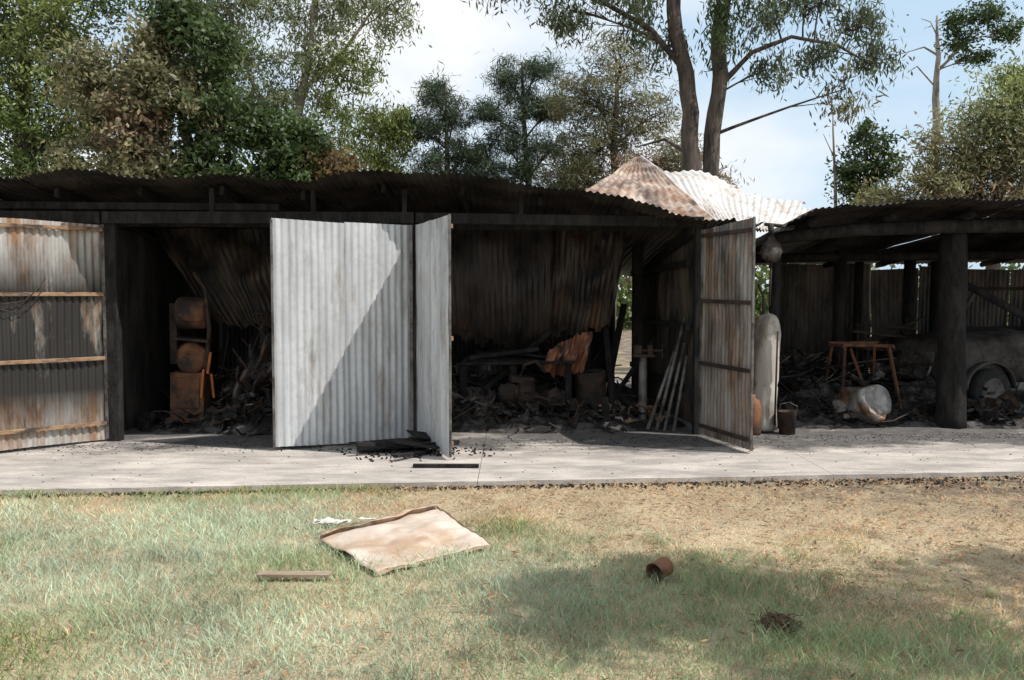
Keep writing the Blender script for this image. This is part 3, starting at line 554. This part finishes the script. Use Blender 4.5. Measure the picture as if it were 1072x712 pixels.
for i in range(34):
    p=Vector((-3.1+rd.gauss(0,.3),10.9+rd.gauss(0,.25),rd.uniform(.2,.7))); pts=[p]
    for k in range(5): p=p+Vector((rd.gauss(0,.13),rd.gauss(0,.1),rd.gauss(.05,.15))); pts.append(p)
    mb.tube(pts,[rd.choice((.008,.014,.02))]*6,6)
mb.build('bent_pipes',M_rustdark,E,smooth=True)
mb=MB(); 
for k in range(9): mb.lathe((-2.98,10.85,.95+.03*k),[(.16,-.01),(.2,0),(.16,.01)],18,(1.2,.5,0))
mb.lathe((-3.35,11.1,.55),[(0,-.1),(.14,-.1),(.14,.1),(0,.1)],16,(1.2,.4,0)); mb.build('motor_and_coils',M_rustdark,E,smooth=True)
E=empty('burnt_workbench'); mb=MB()
for i in range(4): mb.box((.05,10.9+i*.15,.76+.02*i),(1.5-.15*i,.13,.035),(.08*i-.1,.04*(i-1)+.02,.05*i-.03))
mb.box((-.1,11.0,.88),(.9,.09,.05),(0,-.12,.15)); mb.box((.2,11.1,.86),(.7,.2,.02),(0,.1,-.2)); mb.build('bench_top',M_char,E,bevel=.006)
mb=MB()
for x in (-.62,.02,.72):
    for y in (10.92,11.35): mb.box((x,y,.38),(.08,.08,.76))
mb.box((.05,10.93,.25),(1.4,.04,.08)); mb.build('bench_legs',M_char,E,bevel=.006)
mb=MB()
mb.lathe((.08,10.82,.38),[(0,-.24),(.12,-.24),(.15,-.2),(.15,-.05),(.12,-.03),(.12,.02),(.16,.04),(.16,.18),(.1,.22),(0,.22)],14,(.2,1.45,.1),dent=.25)
mb.box((.12,10.85,.56),(.30,.16,.08),(.1,.12,.2)); mb.box((-.05,10.8,.19),(.5,.2,.12),(0,-.05,.1)); mb.tube([(.1,10.8,.6),(.15,10.75,.75),(.3,10.75,.8),(.42,10.8,.65)],[.025]*4,8)
mb.lathe((.52,10.9,.28),[(0,-.2),(.13,-.2),(.15,-.12),(.15,.1),(.1,.14),(0,.15)],14,(1.3,.3,.4),dent=.3); mb.build('burnt_motor',M_rustdark,E,bevel=.012)
E=empty('pedestal_vice'); mb=MB(); mb.tube([(1.62,10.6,0),(1.62,10.6,.05),(1.62,10.6,.06),(1.62,10.6,.86)],[.15,.15,.055,.05],14)
mb.build('pedestal',M_steel,E,smooth=False)
mb=MB(); mb.box((1.62,10.6,.88),(.26,.2,.03)); mb.box((1.55,10.6,.95),(.09,.13,.11)); mb.box((1.70,10.6,.95),(.06,.13,.11)); mb.tube([(1.58,10.6,.94),(1.86,10.55,.94)],[.018,.018],8); mb.tube([(1.85,10.55,.85),(1.85,10.55,1.03)],[.008,.008],6)
mb.build('vice',M_rustdark,E,bevel=.008)
E=empty('leaning_pipes'); mb=MB()
for a,b_,r in (((1.72,10.15,.02),(2.08,10.35,1.35),.022),((1.80,10.1,.02),(2.06,10.25,1.05),.018),((1.62,10.2,.02),(2.05,10.5,1.1),.025),((1.9,10.05,.02),(2.08,10.2,.9),.02)): mb.tube([a,b_],[r,r],8)
mb.build('pipes',M_steel,E,smooth=True)
mb=MB(); mb.beam((1.2,11.4,.02),(1.55,11.9,1.5),.09,.03); mb.beam((.95,11.5,.02),(1.15,12.1,1.4),.07,.03); mb.beam((1.1,11.0,.02),(1.9,11.4,1.05),.06,.04); mb.beam((1.3,10.9,.02),(1.25,11.6,1.3),.07,.05); mb.build('planks',M_char,E)
E=empty('burnt_drum'); mb=MB(); mb.lathe((1.05,11.2,0),[(0,.01),(.2,.01),(.2,.2),(.207,.22),(.2,.24),(.2,.5),(.207,.52),(.2,.54),(.2,.64),(.17,.64),(.17,.6)],24,(.06,-.05,0),dent=.15); mb.build('shell',M_rustdark,E,smooth=True)
E=empty('hanging_ball_lamp'); mb=MB()
mb.lathe((2.93,9.75,2.12),[(0,-.13),(.05,-.125),(.10,-.08),(.125,-.0),(.10,.08),(.05,.12),(.03,.16),(0,.16)],20,dent=.06); mb.build('ball',M_steel,E,smooth=True)
mb=MB(); mb.tube([(2.93,9.75,2.27),(2.92,9.76,2.42)],[.03,.035],10); mb.tube([(2.93,9.75,1.99),(2.92,9.76,1.5)],[.014,.012],8); mb.tube([(2.85,9.75,2.42),(3.1,9.78,2.40)],[.02,.02],8); mb.build('rod',M_rustdark,E,smooth=True)
E=empty('water_heater_tank'); mb=MB(); mb.lathe((3.0,10.2,.02),[(0,0),(.14,0),(.15,.05),(.152,.3),(.15,.5),(.138,.54),(.15,.6),(.15,.9),(.148,1.15),(.142,1.24),(.125,1.31),(.09,1.36),(.04,1.385),(0,1.39)],28,(0,.03,0),dent=.2); mb.build('shell',M_pale,E,smooth=True)
mb=MB(); mb.tube([(2.98,10.2,1.37),(2.98,10.2,1.6),(2.9,10.15,1.75)],[.015]*3,8); mb.tube([(3.08,10.02,.1),(3.1,10.02,1.2)],[.012]*2,8); mb.build('pipes',M_rustdark,E,smooth=True)
E=empty('gas_cylinder'); mb=MB(); mb.lathe((2.80,9.95,.0),[(0,0),(.09,0),(.1,.04),(.1,.32),(.08,.4),(.03,.43),(.03,.47),(0,.47)],20,dent=.05); mb.build('shell',M_rust,E,smooth=True)
E=empty('metal_bucket'); mb=MB(); mb.lathe((3.22,10.0,.0),[(0,.0),(.09,0),(.11,.26),(.12,.27),(.10,.26),(.08,.02)],20,dent=.2); mb.build('shell',M_rustdark,E,smooth=True)
mb=MB(); mb.tube([(3.11,10,.26),(3.13,9.95,.36),(3.22,9.93,.38),(3.32,9.95,.33),(3.33,10,.26)],[.004]*5,6); mb.build('handle',M_steel,E)
E=empty('steel_trestle'); mb=MB()
def st(p,q,r=.018): mb.beam(p,q,r*2,r*2)
Z=.95
st((4.5,11.7,Z),(5.22,11.75,Z-.02),.022); st((4.5,12.2,Z),(5.2,12.2,Z),.02); st((4.52,11.7,Z-.02),(4.52,12.2,Z-.02)); st((5.2,11.7,Z-.02),(5.2,12.2,Z-.02))
for a,b_ in (((4.55,11.72,Z),(4.45,11.55,0)),((4.55,12.2,Z),(4.48,12.4,0)),((5.15,11.74,Z),(5.27,11.55,0)),((5.15,12.2,Z),(5.25,12.4,0)),((4.62,11.72,Z-.05),(4.75,11.65,.5))): st(a,b_)
mb.build('frame',M_rust,E,bevel=.004)
E=empty('crumpled_drum'); mb=MB(); mb.lathe((4.35,10.68,.24),[(0,-.26),(.19,-.26),(.215,-.24),(.215,-.17),(.215,-.10),(.20,-.07),(.215,-.04),(.215,.03),(.215,.1),(.20,.12),(.215,.14),(.215,.26),(.17,.22),(0,.2)],36,(1.2,.5,.4),dent=.5); mb.build('shell',M_silver,E,smooth=True)
E=empty('steel_rack'); mb=MB()
for x in (5.35,6.1):
    for y in (12.9,13.3): mb.box((x,y,.6),(.03,.03,1.2),(0,.03,0))
for z in (.4,.8,1.15): mb.box((5.72,13.1,z),(.8,.42,.025),(0,.06,0))
mb.beam((5.1,12.8,.9),(6.4,13.2,1.3),.03,.03); mb.beam((5.0,12.6,1.1),(5.9,12.9,1.0),.03,.03)
for i in range(10): mb.beam((5.0+.1*i,12.7,1.05),(5.1+.09*i,12.9,1.3+.04*math.sin(i*2)),.012,.012)
mb.build('frame',M_rustdark,E)
# vehicle
E=empty('burnt_out_utility_truck'); R=Euler((0,0,math.radians(12))).to_matrix(); O=Vector((6.1,11.75,0))
def T(p): return O+R@Vector(p)
body=MB()
secs=[(0.0,.58,.50,.78,.0),(.03,.64,.45,.88,.01),(.08,.70,.42,.95,.02),(.18,.74,.40,1.01,.03),(.4,.76,.40,1.05,.03),(.9,.78,.40,1.09,.03),(1.2,.80,.38,1.12,.02)]
n0=len(body.v); ring=12
for (x,hw,z0,z1,cr) in secs:
    pr=[(-hw,z0),(-hw*1.02,(z0+z1)/2),(-hw,z1-.14),(-hw*.92,z1-.03),(-hw*.5,z1+cr),(0,z1+cr*1.3),(hw*.5,z1+cr),(hw*.92,z1-.03),(hw,z1-.14),(hw*1.02,(z0+z1)/2),(hw,z0),(0,z0-.02)]
    for k_,(yy,z) in enumerate(pr): body.v.append(tuple(T((x,.8+yy,z+.05*noise.noise(Vector((x*4,yy*3,z*2)))))))
for i in range(len(secs)-1):
    for k in range(ring): body.f.append((n0+i*ring+k,n0+(i+1)*ring+k,n0+(i+1)*ring+(k+1)%ring,n0+i*ring+(k+1)%ring))
body.f.append(tuple(n0+k for k in range(ring)))
ob=body.build('bonnet_and_guards',M_truck,E,smooth=True); sm=ob.modifiers.new('s','SUBSURF'); sm.levels=2; sm.render_levels=2
mb=MB()
for y in (0.02,1.58):
    mb.box(T((1.85,y,.78)),(1.3,.05,.72),R); mb.beam(T((1.2,y,1.12)),T((1.55,y+.08*(1 if y<1 else -1),1.70)),.06,.06); mb.beam(T((2.5,y,1.12)),T((2.5,y+.08*(1 if y<1 else -1),1.70)),.08,.06)
mb.box(T((2.03,.8,1.73)),(1.05,1.45,.05),R); mb.box(T((2.52,.8,.9)),(.05,1.55,.9),R); mb.box(T((1.2,.8,.85)),(.05,1.55,.55),R)
mb.build('cab',M_truck,E,bevel=.015)
mb=MB(); mb.box(T((3.6,.8,.78)),(2.0,1.7,.06),R); mb.box(T((3.6,-.04,.95)),(2.0,.04,.3),R); mb.box(T((3.6,1.64,.95)),(2.0,.04,.3),R); mb.box(T((4.6,.8,.95)),(.04,1.7,.3),R); mb.box(T((2.3,.45,.42)),(4.3,.08,.12),R); mb.box(T((2.3,1.15,.42)),(4.3,.08,.12),R)
mb.build('tray_and_chassis',M_rustdark,E,bevel=.01)
mb=MB(); mb.box(T((-.08,.8,.48)),(.08,1.5,.14),R); mb.box(T((-.01,.8,.72)),(.04,.7,.2),R); mb.build('bumper_and_grille',M_steel,E,bevel=.015)
for (x,y) in ((.5,-.02),(.5,1.62),(3.6,-.0),(3.6,1.6)):
    o=T((x,y,.30)); rt=(math.pi/2,0,math.radians(12))
    mb=MB(); mb.lathe(o,[(.19,-.1),(.28,-.1),(.31,-.06),(.31,.06),(.28,.1),(.19,.1)],28,rt,dent=.06); mb.build('tyre',M_rubber,E,smooth=True)
    mb=MB(); mb.lathe(o,[(0,-.05),(.06,-.06),(.08,-.03),(.15,-.05),(.19,-.1),(.195,.1),(.15,.05),(0,.05)],24,rt); mb.build('wheel_rim',M_steel,E,smooth=True)
    mb=MB(); mb.grid(lambda u,v:T((x+.38*math.cos(math.pi*u),y+(-.06 if y<1 else .06)*(1-2*v),.33+.36*math.sin(math.pi*u))),14,2); mb.build('wheel_arch',M_truck,E,smooth=True,solid=.02)
mb=MB()
for y in (.2,1.4): mb.lathe(T((.0,y,.78)),[(0,-.03),(.08,-.03),(.1,0),(.1,.06)],18,(0,-math.pi/2,math.radians(12)))
mb.build('headlights',M_steel,E,smooth=True)

# ------------------------------------------------------------ lawn objects
E=empty('bent_sheet_metal_panel'); 
P00=Vector((-1.27,5.62,-.01));P10=Vector((-.80,4.98,-.03));P11=Vector((-.14,5.50,-.015));P01=Vector((-.55,6.22,.0))
def pf(u,v):
    p=(P00*(1-u)+P10*u)*(1-v)+(P01*(1-u)+P11*u)*v
    z=.03*math.sin(u*3.0)*math.sin(v*3)+.03*noise.noise(Vector((u*3,v*3,4)))+.05*(1-u)*v+.012*noise.noise(Vector((u*9,v*9,1)))+.012
    return p+Vector((.015*noise.noise(Vector((u*4,v*4,8))),.02*noise.noise(Vector((u*4,v*4,3))),z))
mb=MB(); mb.grid(pf,40,40); mb.build('panel_face',M_panel,E,smooth=True,solid=.004)
mb=MB()
def edge(f0,f1,hgt=.03):
    pts=[pf(f0[0]+(f1[0]-f0[0])*k/16,f0[1]+(f1[1]-f0[1])*k/16) for k in range(17)]
    n=len(mb.v)
    for k,p in enumerate(pts):
        h_=hgt*(1+.8*noise.noise(Vector((k*.5,1,hgt*50)))); mb.v.append(tuple(p+Vector((0,0,-.004)))); mb.v.append(tuple(p+Vector((.006*noise.noise(Vector((k*.6,0,0))),.0,h_))))
    for k in range(16): mb.f.append((n+2*k,n+2*k+2,n+2*k+3,n+2*k+1))
edge((0,0),(0,1),.022); edge((1,0),(1,1),-.02); edge((0,1),(1,1),.010)
mb.build('folded_edges',M_panelrust,E,solid=.002)
mb=MB(); mb.grid(lambda u,v:pf(.01+.03*v,u)+Vector((-.02+.03*v,.0,.035+.01*noise.noise(Vector((u*4,v,1))))),24,2); mb.build('loose_edge_strip',M_panelrust,E,smooth=True,solid=.003)
E=empty('timber_plank'); mb=MB(); mb.box((-1.27,4.93,-.012),(.42,.055,.022),(0.1,.01,.02)); mb.build('board',M_grey_t,E,bevel=.004)
E=empty('white_scrap'); mb=MB(); mb.grid(lambda u,v:(-1.42+.27*u,6.02+.10*v*(1-.4*u),.005+.03*noise.noise(Vector((u*4,v*4,1)))),16,8,keep=lambda u,v:noise.noise(Vector((u*5,v*3,4)))<.25); mb.grid(lambda u,v:(-1.13+.22*u,6.12+.02*v,.005+.015*noise.noise(Vector((u*6,v*4,3)))),14,3); mb.build('sheet_piece',M_white,E,smooth=True,solid=.003)
E=empty('rusty_tin_can'); mb=MB(); mb.lathe((.86,4.93,.018),[(0,-.058),(.056,-.058),(.058,-.055),(.055,-.05),(.055,-.02),(.0565,-.015),(.055,-.01),(.055,.0),(.0565,.01),(.055,.02),(.055,.055),(.058,.06),(.052,.06),(.051,-.05),(0,-.05)],28,(math.pi/2+.1,0,-.75),dent=.08); mb.build('shell',M_rust,E,smooth=True)
E=empty('tennis_ball'); mb=MB(); mb.lathe((2.63,4.65,-.018),[(.028*math.sin(math.pi*k/12)+1e-5,-.028*math.cos(math.pi*k/12)) for k in range(13)],18); mb.build('felt',M_yellow,E,smooth=True)
E=empty('dry_twig_clump'); mb=MB(); rd=random.Random(3)
for i in range(520):
    p=Vector((1.31+rd.gauss(0,.04),4.15+rd.gauss(0,.035),-.015+abs(rd.gauss(0,.022)))); d=Vector((rd.gauss(0,1),rd.gauss(0,1),rd.gauss(0,.5))).normalized()*rd.uniform(.012,.03)
    mb.tube([p-d,p+Vector((0,0,.004)),p+d],[.002,.003,.0015],4)
mb.build('twigs',simple('dry_twig',(.07,.038,.02),(.13,.08,.045),20),E)
print('done')
